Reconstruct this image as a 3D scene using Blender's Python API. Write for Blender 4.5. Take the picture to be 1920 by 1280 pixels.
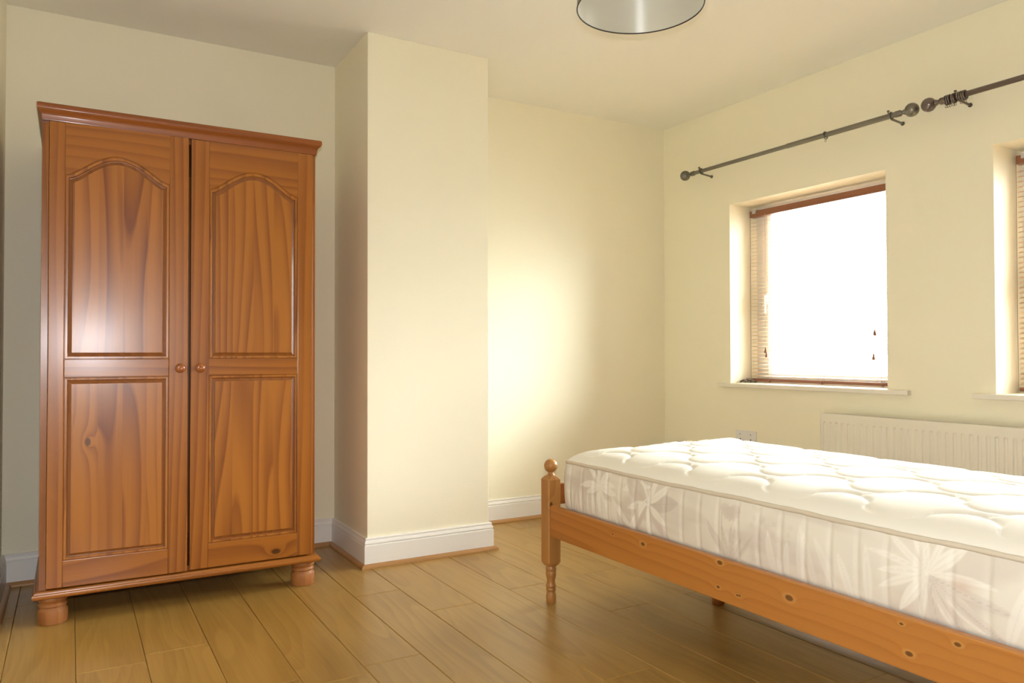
import bpy, bmesh, math, random
import numpy as np
from mathutils import Vector, Matrix

for o in list(bpy.data.objects):
    bpy.data.objects.remove(o, do_unlink=True)
SC = bpy.context.scene
COL = SC.collection
PI = math.pi
rnd = random.Random(11)

# ------------------------------------------------------------------ camera
YAW, PITCH, ROLL = math.radians(30.2409), math.radians(.9535), math.radians(-.1164)
CAM_H, F_PX = .9471, 1420.31
Fv = Vector((math.sin(YAW) * math.cos(PITCH), math.cos(YAW) * math.cos(PITCH), math.sin(PITCH)))
r0 = Vector((math.cos(YAW), -math.sin(YAW), 0)); u0 = r0.cross(Fv)
Rv = r0 * math.cos(ROLL) + u0 * math.sin(ROLL)
Uv = u0 * math.cos(ROLL) - r0 * math.sin(ROLL)
cam = bpy.data.cameras.new('camera')
cam.sensor_width = 36; cam.lens = F_PX / 1920 * 36; cam.clip_start = .02; cam.clip_end = 100
camo = bpy.data.objects.new('camera', cam); COL.objects.link(camo)
M = Matrix((Rv, Uv, -Fv)).transposed().to_4x4(); M.translation = Vector((0, 0, CAM_H))
camo.matrix_world = M
SC.camera = camo

# ------------------------------------------------------------------ world, lights, exposure
W = bpy.data.worlds.new('overcast_sky'); SC.world = W; W.use_nodes = True
wn = W.node_tree.nodes; wl = W.node_tree.links
bg = wn['Background']
tc = wn.new('ShaderNodeTexCoord'); sx = wn.new('ShaderNodeSeparateXYZ'); rp = wn.new('ShaderNodeValToRGB')
wl.new(tc.outputs['Generated'], sx.inputs[0])
mr = wn.new('ShaderNodeMapRange'); mr.inputs['From Min'].default_value = -1; mr.inputs['From Max'].default_value = 1
wl.new(sx.outputs['Z'], mr.inputs['Value']); wl.new(mr.outputs[0], rp.inputs[0])
e = rp.color_ramp.elements
e[0].position = .485; e[0].color = (.25, .25, .24, 1)         # pale ground below the horizon
e[1].position = .51; e[1].color = (.40, .405, .41, 1)         # overcast sky: three times as bright overhead as at the horizon
z_ = e.new(1.0); z_.color = (1.2, 1.22, 1.24, 1)
wl.new(rp.outputs[0], bg.inputs[0])
bg.inputs[1].default_value = 70.0

# light portals in the two window openings (sampling guides for the sky, no light of their own)
for yc in (2.687, 1.22):
    L = bpy.data.lights.new('window_portal', 'AREA'); L.shape = 'RECTANGLE'; L.size = 1.04; L.size_y = .98
    L.cycles.is_portal = True
    lo = bpy.data.objects.new('window_portal', L); COL.objects.link(lo)
    lo.location = (3.64, yc, 1.297); lo.rotation_euler = (0, PI / 2, 0)

# the sun behind thin cloud: a very wide, soft source that enters both windows slantwise
L = bpy.data.lights.new('hazy_sun', 'SUN'); L.energy = 9.0; L.angle = math.radians(40); L.color = (1.0, .985, .95)
lo = bpy.data.objects.new('hazy_sun', L); COL.objects.link(lo)
lo.rotation_euler = Vector((-.66, .58, -.46)).to_track_quat('-Z', 'Y').to_euler(); lo.location = (6, -2, 4)

# the flash of the camera that took the picture, 9 cm above its lens
L = bpy.data.lights.new('camera_flash', 'SPOT'); L.energy = 108; L.spot_size = math.radians(120); L.spot_blend = .6
L.shadow_soft_size = .012; L.color = (.93, .95, 1.0)
lo = bpy.data.objects.new('camera_flash', L); COL.objects.link(lo)
Mf = M.copy(); Mf.translation = Vector((0, 0, CAM_H)) + Uv * .09 + Fv * .01; lo.matrix_world = Mf

vs = SC.view_settings
SC.display_settings.display_device = 'sRGB'
vs.view_transform = 'Standard'; vs.look = 'None'; vs.exposure = 0.0; vs.gamma = 1; vs.use_curve_mapping = False
SC.cycles.max_bounces = 10; SC.cycles.diffuse_bounces = 8; SC.cycles.transparent_max_bounces = 12

# ------------------------------------------------------------------ materials
def new_mat(name):
    m = bpy.data.materials.new(name); m.use_nodes = True
    return m, m.node_tree.nodes, m.node_tree.links, m.node_tree.nodes['Principled BSDF']

def mathn(N, Lk, op, a, b=None, c=None):
    n = N.new('ShaderNodeMath'); n.operation = op
    for i, v in enumerate((a, b, c)):
        if v is None: continue
        if isinstance(v, (int, float)): n.inputs[i].default_value = v
        else: Lk.new(v, n.inputs[i])
    return n.outputs[0]

def mixc(N, Lk, f, a, b, mode='MIX'):
    n = N.new('ShaderNodeMix'); n.data_type = 'RGBA'; n.blend_type = mode
    for s, v in ((n.inputs[0], f), (n.inputs[6], a), (n.inputs[7], b)):
        if isinstance(v, (int, float)): s.default_value = v
        elif isinstance(v, tuple): s.default_value = v + (1,) if len(v) == 3 else v
        else: Lk.new(v, s)
    return n.outputs[2]

def paint(name, col, rough=.55, bump=.0, scale=180, var=.03, spec=.35):
    m, N, Lk, B = new_mat(name)
    T = N.new('ShaderNodeTexCoord')
    n = N.new('ShaderNodeTexNoise'); n.inputs['Scale'].default_value = 2.2; n.inputs['Detail'].default_value = 4
    Lk.new(T.outputs['Object'], n.inputs['Vector'])
    d = tuple(c * (1 - var) for c in col)
    Lk.new(mixc(N, Lk, n.outputs[0], d, col), B.inputs['Base Color'])
    B.inputs['Roughness'].default_value = rough; B.inputs['Specular IOR Level'].default_value = spec
    if bump:
        n2 = N.new('ShaderNodeTexNoise'); n2.inputs['Scale'].default_value = scale; n2.inputs['Detail'].default_value = 3
        Lk.new(T.outputs['Object'], n2.inputs['Vector'])
        b = N.new('ShaderNodeBump'); b.inputs['Strength'].default_value = bump; b.inputs['Distance'].default_value = .002
        Lk.new(n2.outputs[0], b.inputs['Height']); Lk.new(b.outputs[0], B.inputs['Normal'])
    return m

def wood(name, axis, light, dark, freq=26, wob=7, contrast=.7, rough=.3, coat=.3, knots=(), boards=None,
         tint=None, rand=True, fibre=.25, stretch=.1, nscale=4.5, coat_rough=.12, tone=.0, sharp=1.6, knot_swirl=1.7, halo=0.0):
    """pine or oak: growth rings as the contours of a stretched noise field, fibre streaks, optional knots"""
    m, N, Lk, B = new_mat(name)
    ai = 'xyz'.index(axis)
    T = N.new('ShaderNodeTexCoord'); P = T.outputs['Object']
    OI = N.new('ShaderNodeObjectInfo')
    v = P
    if rand:
        vm = N.new('ShaderNodeVectorMath'); vm.operation = 'SCALE'; vm.inputs[0].default_value = (7.1, 13.7, 5.3)
        Lk.new(OI.outputs['Random'], vm.inputs['Scale'])
        va = N.new('ShaderNodeVectorMath'); va.operation = 'ADD'; Lk.new(P, va.inputs[0]); Lk.new(vm.outputs[0], va.inputs[1])
        v = va.outputs[0]
    tonef = None
    if boards:
        baxis, bw = boards
        s0 = N.new('ShaderNodeSeparateXYZ'); Lk.new(P, s0.inputs[0])
        cell = mathn(N, Lk, 'FLOOR', mathn(N, Lk, 'DIVIDE', s0.outputs['xyz'.index(baxis)], bw))
        wnz = N.new('ShaderNodeTexWhiteNoise'); wnz.noise_dimensions = '1D'; Lk.new(cell, wnz.inputs['W'])
        tonef = wnz.outputs[0]
        vm2 = N.new('ShaderNodeVectorMath'); vm2.operation = 'SCALE'; vm2.inputs[0].default_value = (3.1, 9.7, 21.3)
        Lk.new(wnz.outputs[0], vm2.inputs['Scale'])
        va2 = N.new('ShaderNodeVectorMath'); va2.operation = 'ADD'; Lk.new(v, va2.inputs[0]); Lk.new(vm2.outputs[0], va2.inputs[1])
        v = va2.outputs[0]
    mp = N.new('ShaderNodeMapping'); sc = [1, 1, 1]; sc[ai] = stretch; mp.inputs['Scale'].default_value = sc
    Lk.new(v, mp.inputs[0]); q = mp.outputs[0]
    n1 = N.new('ShaderNodeTexNoise'); n1.inputs['Scale'].default_value = nscale; n1.inputs['Detail'].default_value = 1.2
    Lk.new(q, n1.inputs['Vector'])
    dt = N.new('ShaderNodeVectorMath'); dt.operation = 'DOT_PRODUCT'
    w3 = [1.0, .62, .8]; w3[ai] = 0; dt.inputs[1].default_value = w3; Lk.new(q, dt.inputs[0])
    f = mathn(N, Lk, 'MULTIPLY_ADD', n1.outputs[0], wob, mathn(N, Lk, 'MULTIPLY', dt.outputs['Value'], freq))
    kmask = hmask = None
    for (kp, kr) in knots:
        vs_ = N.new('ShaderNodeVectorMath'); vs_.operation = 'SUBTRACT'; Lk.new(P, vs_.inputs[0]); vs_.inputs[1].default_value = kp
        s3 = [1 / kr] * 3; s3[ai] = .6 / kr
        vk = N.new('ShaderNodeVectorMath'); vk.operation = 'MULTIPLY'; Lk.new(vs_.outputs[0], vk.inputs[0]); vk.inputs[1].default_value = s3
        ln = N.new('ShaderNodeVectorMath'); ln.operation = 'LENGTH'; Lk.new(vk.outputs[0], ln.inputs[0])
        d = ln.outputs['Value']
        g = mathn(N, Lk, 'DIVIDE', knot_swirl, mathn(N, Lk, 'MULTIPLY_ADD', mathn(N, Lk, 'POWER', d, 2.0), .3, 1.0))
        f = mathn(N, Lk, 'ADD', f, g)
        mk = N.new('ShaderNodeMapRange'); mk.inputs['From Min'].default_value = 1.25; mk.inputs['From Max'].default_value = .7
        mk.interpolation_type = 'SMOOTHSTEP'; Lk.new(d, mk.inputs['Value'])
        hk = N.new('ShaderNodeMapRange'); hk.inputs['From Min'].default_value = 2.4; hk.inputs['From Max'].default_value = 1.1
        hk.interpolation_type = 'SMOOTHSTEP'; Lk.new(d, hk.inputs['Value'])
        hmask = hk.outputs[0] if hmask is None else mathn(N, Lk, 'MAXIMUM', hmask, hk.outputs[0])
        kmask = mk.outputs[0] if kmask is None else mathn(N, Lk, 'MAXIMUM', kmask, mk.outputs[0])
    fr = mathn(N, Lk, 'POWER', mathn(N, Lk, 'FRACT', f), sharp)
    # soften the sharp latewood edge
    fr2 = mathn(N, Lk, 'MINIMUM', fr, mathn(N, Lk, 'MULTIPLY', mathn(N, Lk, 'SUBTRACT', 1.0, mathn(N, Lk, 'FRACT', f)), 7.0))
    n2 = N.new('ShaderNodeTexNoise'); n2.inputs['Scale'].default_value = 150; n2.inputs['Detail'].default_value = 2
    mp2 = N.new('ShaderNodeMapping'); s2 = [1, 1, 1]; s2[ai] = .025; mp2.inputs['Scale'].default_value = s2
    Lk.new(v, mp2.inputs[0]); Lk.new(mp2.outputs[0], n2.inputs['Vector'])
    n3 = N.new('ShaderNodeTexNoise'); n3.inputs['Scale'].default_value = 9; n3.inputs['Detail'].default_value = 2
    Lk.new(q, n3.inputs['Vector'])
    amt = mathn(N, Lk, 'MULTIPLY', fr2, contrast)
    amt = mathn(N, Lk, 'MULTIPLY', amt, mathn(N, Lk, 'MULTIPLY_ADD', n3.outputs[0], 1.3, .35))
    amt = mathn(N, Lk, 'MULTIPLY_ADD', mathn(N, Lk, 'SUBTRACT', n2.outputs[0], .5), fibre, amt)
    amt = mathn(N, Lk, 'MULTIPLY_ADD', mathn(N, Lk, 'SUBTRACT', n3.outputs[0], .5), .5, amt)
    if tonef is not None:
        amt = mathn(N, Lk, 'MULTIPLY_ADD', mathn(N, Lk, 'SUBTRACT', tonef, .5), .42, amt)
    if tone:
        amt = mathn(N, Lk, 'MULTIPLY_ADD', mathn(N, Lk, 'SUBTRACT', OI.outputs['Random'], .5), tone, amt)
    cl = N.new('ShaderNodeClamp'); Lk.new(amt, cl.inputs[0])
    c = mixc(N, Lk, cl.outputs[0], light, dark)
    if kmask is not None and halo:
        c = mixc(N, Lk, mathn(N, Lk, 'MULTIPLY', hmask, halo), c, tuple(min(1, x * y) for x, y in zip(light, (1.3, 1.6, 2.2))))
    if kmask is not None:
        c = mixc(N, Lk, mathn(N, Lk, 'MULTIPLY', kmask, .8), c, tuple(x * .22 for x in dark))
    Lk.new(c, B.inputs['Base Color'])
    B.inputs['Roughness'].default_value = rough; B.inputs['Specular IOR Level'].default_value = .4
    B.inputs['Coat Weight'].default_value = coat; B.inputs['Coat Roughness'].default_value = coat_rough
    b = N.new('ShaderNodeBump'); b.inputs['Strength'].default_value = .12; b.inputs['Distance'].default_value = .0006
    Lk.new(n2.outputs[0], b.inputs['Height']); Lk.new(b.outputs[0], B.inputs['Normal'])
    return m

def plain(name, col, rough=.5, metal=0.0, spec=.5):
    m, N, Lk, B = new_mat(name)
    T = N.new('ShaderNodeTexCoord'); n = N.new('ShaderNodeTexNoise'); n.inputs['Scale'].default_value = 30
    Lk.new(T.outputs['Object'], n.inputs['Vector'])
    Lk.new(mixc(N, Lk, n.outputs[0], tuple(c * .94 for c in col), col), B.inputs['Base Color'])
    B.inputs['Roughness'].default_value = rough; B.inputs['Metallic'].default_value = metal
    B.inputs['Specular IOR Level'].default_value = spec
    return m

CREAM = paint('cream_wall_paint', (.875, .832, .66), .6, .25, 240)
CEIL = paint('white_ceiling_paint', (.88, .868, .80), .7, .2, 200)
SKIRT = paint('white_gloss_paint', (.86, .85, .82), .35, 0, var=.05)
SILLM = paint('sill_paint', (.82, .78, .68), .45, 0, var=.06)
RADM = paint('radiator_enamel', (.80, .77, .66), .35, 0)
UPVC = plain('white_window_plastic', (.82, .82, .80), .35)
SOCKM = plain('socket_plastic', (.78, .77, .76), .35)
DARKP = plain('dark_slot', (.03, .03, .03), .5)

W_L, W_D = (.335, .112, .013), (.165, .041, .005)
WV = wood('stained_pine_vertical', 'z', W_L, W_D, freq=30, wob=5, contrast=.75, rough=.34, coat=.45, coat_rough=.2)
WH = wood('stained_pine_horizontal', 'x', W_L, W_D, freq=30, wob=7, contrast=.75, rough=.34, coat=.45, coat_rough=.2)
WP = wood('stained_pine_panel', 'z', (.365, .128, .015), (.175, .044, .005), freq=15, wob=10, contrast=.95, rough=.36, coat=.5, boards=('x', .078), coat_rough=.22,
          knots=[((.124, -.019, .638), .009)])
WHK = wood('stained_pine_knotty_rail', 'x', W_L, W_D, freq=30, wob=7, contrast=.75, rough=.34, coat=.45, coat_rough=.2,
           knots=[((-.145, -.02, .163), .011)])
WC = wood('stained_pine_cornice', 'x', (.27, .078, .012), (.15, .036, .006), freq=24, wob=4, contrast=.5, rough=.42, coat=.18)
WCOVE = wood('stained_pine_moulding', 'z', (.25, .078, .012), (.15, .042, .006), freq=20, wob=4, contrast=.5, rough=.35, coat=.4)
WK = wood('stained_pine_knob', 'x', (.33, .095, .018), (.17, .04, .008), freq=60, wob=4, contrast=.5, rough=.25, coat=.6)
WF = wood('stained_pine_foot', 'z', (.38, .15, .04), (.24, .075, .016), freq=30, wob=4, contrast=.5, rough=.5, coat=.05)

B_L, B_D = (.47, .19, .038), (.27, .078, .011)
BR = wood('bed_pine_rail', 'y', B_L, B_D, freq=34, wob=9, contrast=.48, rough=.4, coat=.25, rand=False, stretch=.055, fibre=.25, knot_swirl=1.3, sharp=2.2, nscale=6,
          halo=.55, knots=[((-.4675, 0.467, 0.347), 0.006), ((-.4675, 0.139, 0.366), 0.006), ((-.4675, -0.096, 0.333), 0.0075), ((-.4675, 0.146, 0.297), 0.0038), ((-.4675, -0.411, 0.300), 0.0055), ((-.4675, 0.621, 0.347), 0.003), ((-.4675, -0.515, 0.354), 0.0045), ((-.4675, -0.394, 0.359), 0.003), ((-.4675, 0.068, 0.294), 0.003), ((-.4675, 0.076, 0.293), 0.0028)])
BV = wood('bed_pine_post', 'z', (.46, .22, .06), (.27, .105, .023), freq=26, wob=4, contrast=.55, rough=.42, coat=.2,
          knots=[((-.462, 1.004, .378), .0065)], rand=False)
BX = wood('bed_pine_crossrail', 'x', (.36, .12, .022), (.2, .055, .009), freq=22, wob=5, contrast=.5, rough=.42, coat=.2)

FL = wood('oak_laminate', 'y', (.38, .226, .058), (.23, .12, .024), freq=7, wob=9, contrast=.42, rough=.33, coat=.12, stretch=.13,
          nscale=6.5, tone=.18, fibre=.75, coat_rough=.3, sharp=1.0)
BEAD = wood('oak_bead', 'x', (.42, .225, .085), (.30, .145, .045), freq=20, wob=4, contrast=.4, rough=.4, coat=.1)

POLEM = plain('pewter_metal', (.21, .20, .175), .33, .85)
POLED = plain('dark_bronze_metal', (.19, .155, .14), .28, .85)
BLINDW = wood('blind_wood', 'y', (.25, .098, .050), (.17, .06, .028), freq=26, wob=4, contrast=.4, rough=.35, coat=.2)
SLATW = wood('slat_wood', 'y', (.76, .60, .43), (.66, .47, .30), freq=26, wob=4, contrast=.4, rough=.4, coat=.1)
CORDM = plain('blind_cord', (.42, .30, .20), .8)
CHAINM = plain('grey_cord_heap', (.17, .145, .11), .6)
CLIPM = plain('clip_plastic', (.55, .55, .53), .4)
GAPM = plain('grey_edge_seal', (.33, .30, .26), .6)

def shade_mats():
    m, N, Lk, B = new_mat('silver_shade_lining')
    B.inputs['Base Color'].default_value = (.80, .80, .74, 1); B.inputs['Roughness'].default_value = .38
    B.inputs['Metallic'].default_value = .5; B.inputs['Anisotropic'].default_value = .9; B.inputs['Anisotropic Rotation'].default_value = .25
    tg = N.new('ShaderNodeTangent'); tg.direction_type = 'RADIAL'; tg.axis = 'Z'; Lk.new(tg.outputs[0], B.inputs['Tangent'])
    T = N.new('ShaderNodeTexCoord'); n = N.new('ShaderNodeTexNoise'); n.inputs['Scale'].default_value = 90
    mp = N.new('ShaderNodeMapping'); mp.inputs['Scale'].default_value = (1, 1, .05)
    Lk.new(T.outputs['Object'], mp.inputs[0]); Lk.new(mp.outputs[0], n.inputs['Vector'])
    b = N.new('ShaderNodeBump'); b.inputs['Strength'].default_value = .06; b.inputs['Distance'].default_value = .001
    Lk.new(n.outputs[0], b.inputs['Height']); Lk.new(b.outputs[0], B.inputs['Normal'])
    return m
LINING = shade_mats()
SHADE_OUT = plain('grey_shade_fabric', (.30, .28, .25), .8)
RIMM = plain('dark_shade_rim', (.035, .032, .03), .5)
BULBM = plain('frosted_bulb', (.8, .8, .78), .3)

def glass_mat():
    m = bpy.data.materials.new('window_glass'); m.use_nodes = True
    N, Lk = m.node_tree.nodes, m.node_tree.links
    N.remove(N['Principled BSDF'])
    tr = N.new('ShaderNodeBsdfTransparent'); tr.inputs[0].default_value = (.95, .97, .96, 1)
    gl = N.new('ShaderNodeBsdfGlossy'); gl.inputs['Roughness'].default_value = .02
    fn = N.new('ShaderNodeFresnel'); fn.inputs[0].default_value = 1.35
    mx = N.new('ShaderNodeMixShader'); Lk.new(fn.outputs[0], mx.inputs[0]); Lk.new(tr.outputs[0], mx.inputs[1]); Lk.new(gl.outputs[0], mx.inputs[2])
    Lk.new(mx.outputs[0], N['Material Output'].inputs[0])
    return m
GLASS = glass_mat()

def fabric_attr(name, rough=.75):
    m, N, Lk, B = new_mat(name)
    a = N.new('ShaderNodeVertexColor'); a.layer_name = 'print'
    T = N.new('ShaderNodeTexCoord')
    n = N.new('ShaderNodeTexNoise'); n.inputs['Scale'].default_value = 420; n.inputs['Detail'].default_value = 2
    Lk.new(T.outputs['Object'], n.inputs['Vector'])
    Lk.new(mixc(N, Lk, .10, a.outputs['Color'], n.outputs['Color'], 'SOFT_LIGHT'), B.inputs['Base Color'])
    B.inputs['Roughness'].default_value = rough; B.inputs['Specular IOR Level'].default_value = .3
    B.inputs['Sheen Weight'].default_value = .15
    b = N.new('ShaderNodeBump'); b.inputs['Strength'].default_value = .1; b.inputs['Distance'].default_value = .001
    Lk.new(n.outputs[0], b.inputs['Height']); Lk.new(b.outputs[0], B.inputs['Normal'])
    return m
MATT_SIDE = fabric_attr('printed_mattress_border')
MATT_TOP = paint('quilted_damask', (.90, .88, .80), .7, .12, 400, spec=.3)
PIPE = paint('mattress_tape', (.74, .66, .52), .6, .3, 300, var=.25)

# ------------------------------------------------------------------ mesh helpers
class MB:
    def __init__(s): s.v = []; s.f = []; s.mi = []
    def add(s, vs, fs, mi=0):
        o = len(s.v); s.v += [tuple(x) for x in vs]; s.f += [tuple(i + o for i in f) for f in fs]; s.mi += [mi] * len(fs)
    def box(s, x0, x1, y0, y1, z0, z1, mi=0):
        s.add([(x0, y0, z0), (x1, y0, z0), (x1, y1, z0), (x0, y1, z0), (x0, y0, z1), (x1, y0, z1), (x1, y1, z1), (x0, y1, z1)],
              [(0, 3, 2, 1), (4, 5, 6, 7), (0, 1, 5, 4), (1, 2, 6, 5), (2, 3, 7, 6), (3, 0, 4, 7)], mi)
    def rings(s, rings, cap0=True, cap1=True, closed=True, mi=0):
        n = len(rings[0]); vs = [p for r in rings for p in r]; fs = []
        for i in range(len(rings) - 1):
            for j in range(n if closed else n - 1):
                k = (j + 1) % n
                fs.append((i * n + j, i * n + k, (i + 1) * n + k, (i + 1) * n + j))
        if cap0: fs.append(tuple(reversed(range(n))))
        if cap1: fs.append(tuple(range((len(rings) - 1) * n, len(rings) * n)))
        s.add(vs, fs, mi)
    def lathe(s, prof, c=(0, 0, 0), axis='z', n=24, mi=0):
        R = []
        for r, h in prof:
            ring = []
            for j in range(n):
                a = 2 * PI * j / n; u, w = r * math.cos(a), r * math.sin(a)
                if axis == 'z': p = (c[0] + u, c[1] + w, c[2] + h)
                elif axis == 'y': p = (c[0] + w, c[1] + h, c[2] + u)
                else: p = (c[0] + h, c[1] + u, c[2] + w)
                ring.append(p)
            R.append(ring)
        s.rings(R, prof[0][0] > 1e-5, prof[-1][0] > 1e-5, True, mi)
    def tube(s, pts, r, n=8, mi=0):
        pts = [Vector(p) for p in pts]; R = []
        for i, p in enumerate(pts):
            t = (pts[min(i + 1, len(pts) - 1)] - pts[max(i - 1, 0)]).normalized()
            up = Vector((0, 0, 1)) if abs(t.z) < .9 else Vector((1, 0, 0))
            a = t.cross(up).normalized(); b = t.cross(a)
            R.append([tuple(p + (a * math.cos(2 * PI * j / n) + b * math.sin(2 * PI * j / n)) * r) for j in range(n)])
        s.rings(R, mi=mi)
    def build(s, name, mats, parent=None, smooth=None, bevel=0, org=(0, 0, 0), seg=2):
        me = bpy.data.meshes.new(name)
        me.from_pydata([(x - org[0], y - org[1], z - org[2]) for x, y, z in s.v], [], s.f)
        bm = bmesh.new(); bm.from_mesh(me); bmesh.ops.remove_doubles(bm, verts=bm.verts, dist=1e-6)
        bmesh.ops.recalc_face_normals(bm, faces=bm.faces)
        if bevel:
            ed = [e for e in bm.edges if len(e.link_faces) == 2 and e.calc_face_angle(0) > .6]
            bmesh.ops.bevel(bm, geom=ed, offset=bevel, segments=seg, profile=.6, affect='EDGES')
        bm.to_mesh(me); bm.free()
        mats = mats if isinstance(mats, (list, tuple)) else [mats]
        for m in mats: me.materials.append(m)
        if len(mats) > 1 and not bevel:
            for p, i in zip(me.polygons, s.mi): p.material_index = i
        if smooth is not None:
            me.polygons.foreach_set('use_smooth', [True] * len(me.polygons))
            me.set_sharp_from_angle(angle=math.radians(smooth))
        o = bpy.data.objects.new(name, me); COL.objects.link(o)
        if parent: o.parent = parent
        return o

def tag(o, label=None, cat=None, group=None, kind=None):
    for k, v in (('label', label), ('category', cat), ('group', group), ('kind', kind)):
        if v: o[k] = v
    return o
def thing(name, label, cat, loc, group=None):
    o = bpy.data.objects.new(name, None); COL.objects.link(o); o.location = loc; o.empty_display_size = .1
    return tag(o, label, cat, group)
def struct(o): o['kind'] = 'structure'; return o

# ------------------------------------------------------------------ room dimensions (metres, camera foot at the origin)
XL, XR = -.238, 3.329
YF, YB = -1.15, 3.745
YC, XC0, XC1 = 3.254, 1.148, 1.764
H = 2.4
WY = [(2.196, 3.178), (.73, 1.711)]; WZ = (.776, 1.818)
WT = .30

def wall_cells(ax, t0, t1, us, zs, holes):
    m = MB()
    for i in range(len(us) - 1):
        for j in range(len(zs) - 1):
            uc, zc = (us[i] + us[i + 1]) / 2, (zs[j] + zs[j + 1]) / 2
            if any(a < uc < b and c < zc < d for a, b, c, d in holes): continue
            if ax == 'x': m.box(t0, t1, us[i], us[i + 1], zs[j], zs[j + 1])
            else: m.box(us[i], us[i + 1], t0, t1, zs[j], zs[j + 1])
    return m
def fuse(m):   # drop the faces that two neighbouring cells share
    key = {}
    for k, f in enumerate(m.f):
        key.setdefault(tuple(sorted(tuple(round(c, 5) for c in m.v[i]) for i in f)), []).append(k)
    bad = {k for ks in key.values() if len(ks) > 1 for k in ks}
    m.f = [f for k, f in enumerate(m.f) if k not in bad]; m.mi = [0] * len(m.f)
    return m

holes = [(a, b, WZ[0], WZ[1]) for a, b in WY]
wr = fuse(wall_cells('x', XR, XR + WT, [YF - .2, WY[1][0], WY[1][1], WY[0][0], WY[0][1], YB + .2], [-.1, WZ[0], WZ[1], H + .1], holes))
struct(wr.build('wall_right', CREAM))
m = MB(); m.box(XL - .2, XR, YB, YB + .2, -.1, H + .1); struct(m.build('wall_back', CREAM))
m = MB(); m.box(XL - .2, XL, YF, YB, -.1, H + .1); struct(m.build('wall_left', CREAM))
m = MB(); m.box(XL - .2, XR, YF - .2, YF, -.1, H + .1); struct(m.build('wall_front', CREAM))
m = MB(); m.box(XC0, XC1, YC, YB, 0, H); struct(m.build('wall_chimney', CREAM, bevel=.003))
m = MB(); m.box(XL, XR, YF, YB, H, H + .1); struct(m.build('ceiling', CEIL))

# ------------------------------------------------------------------ floor with one object per laminate plank
m = MB(); m.box(XL, XR, YF, YB, -.1, -.009); floor = struct(m.build('floor', plain('underlay', (.12, .08, .04), .8)))
PW, PX0, PL = .189, .020, 1.285
row_len = {7: 1.95}
joint = {1: 2.665, 2: 2.24, 4: 2.23, 5: 2.88, 6: 2.58, 7: 1.78, 8: 2.656, 9: 2.243, 10: 2.678, 11: 2.252}
def plank(x0, x1, y0, y1):
    g, c = .0006, .0018
    x0 += g; x1 -= g; y0 += g; y1 -= g
    def R(i, z): return [(x0 + i, y0 + i, z), (x1 - i, y0 + i, z), (x1 - i, y1 - i, z), (x0 + i, y1 - i, z)]
    q = MB(); q.rings([R(0, -.009), R(0, -.0016), R(c, 0)])
    return q.build('plank', FL, floor)
for k in range(-2, 18):
    xa, xb = max(PX0 + PW * k, XL), min(PX0 + PW * (k + 1), XR)
    if xb - xa < .01: continue
    j0 = joint.get(k, rnd.uniform(YF, YF + PL))
    ys = sorted({YF, YB} | {y for y in [j0 + row_len.get(k, PL) * i for i in range(-5, 6)] if YF + .02 < y < YB - .02})
    for a, b in zip(ys, ys[1:]): plank(xa, xb, a, b)

# ------------------------------------------------------------------ skirting boards and wood beads, mitred at every corner
SK = [(0, .0), (.018, .0), (.018, .097), (.0165, .0985), (.0125, .1), (.0125, .1015), (.0155, .103), (.0165, .107), (.0145, .113), (.0125, .118),
      (.0095, .1195), (.0095, .121), (.0115, .1225), (.0115, .128), (.0095, .130), (0, .130)]
BD = [(.0175, .0), (.036, .0), (.0362, .004), (.034, .009), (.030, .0135), (.025, .0165), (.0175, .018)]
path = [(XL, YF), (XL, YB), (XC0, YB), (XC0, YC), (XC1, YC), (XC1, YB), (XR, YB), (XR, YF)]
def mitre(path, prof):
    n = len(path); out = []
    for i in range(n):
        p = Vector(path[i])
        d0 = (p - Vector(path[i - 1])).normalized() if i else None
        d1 = (Vector(path[i + 1]) - p).normalized() if i < n - 1 else None
        n0 = Vector((d0.y, -d0.x)) if d0 else None; n1 = Vector((d1.y, -d1.x)) if d1 else None
        if n0 is None: o = n1
        elif n1 is None: o = n0
        else: o = (n0 + n1) / max(.2, 1 + n0.dot(n1))
        out.append([(p.x + o.x * a, p.y + o.y * a, z) for a, z in prof])
    return out
rs = mitre(path, SK); rb = mitre(path, BD)
names = ['left', 'back', 'chimney_left', 'chimney', 'chimney_right', 'alcove', 'right']
for i in range(7):
    m = MB(); m.rings([rs[i], rs[i + 1]]); struct(m.build('baseboard_' + names[i], SKIRT))
    m = MB(); m.rings([rb[i], rb[i + 1]]); struct(m.build('trim_%d' % (i + 1), BEAD, smooth=40))

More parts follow.
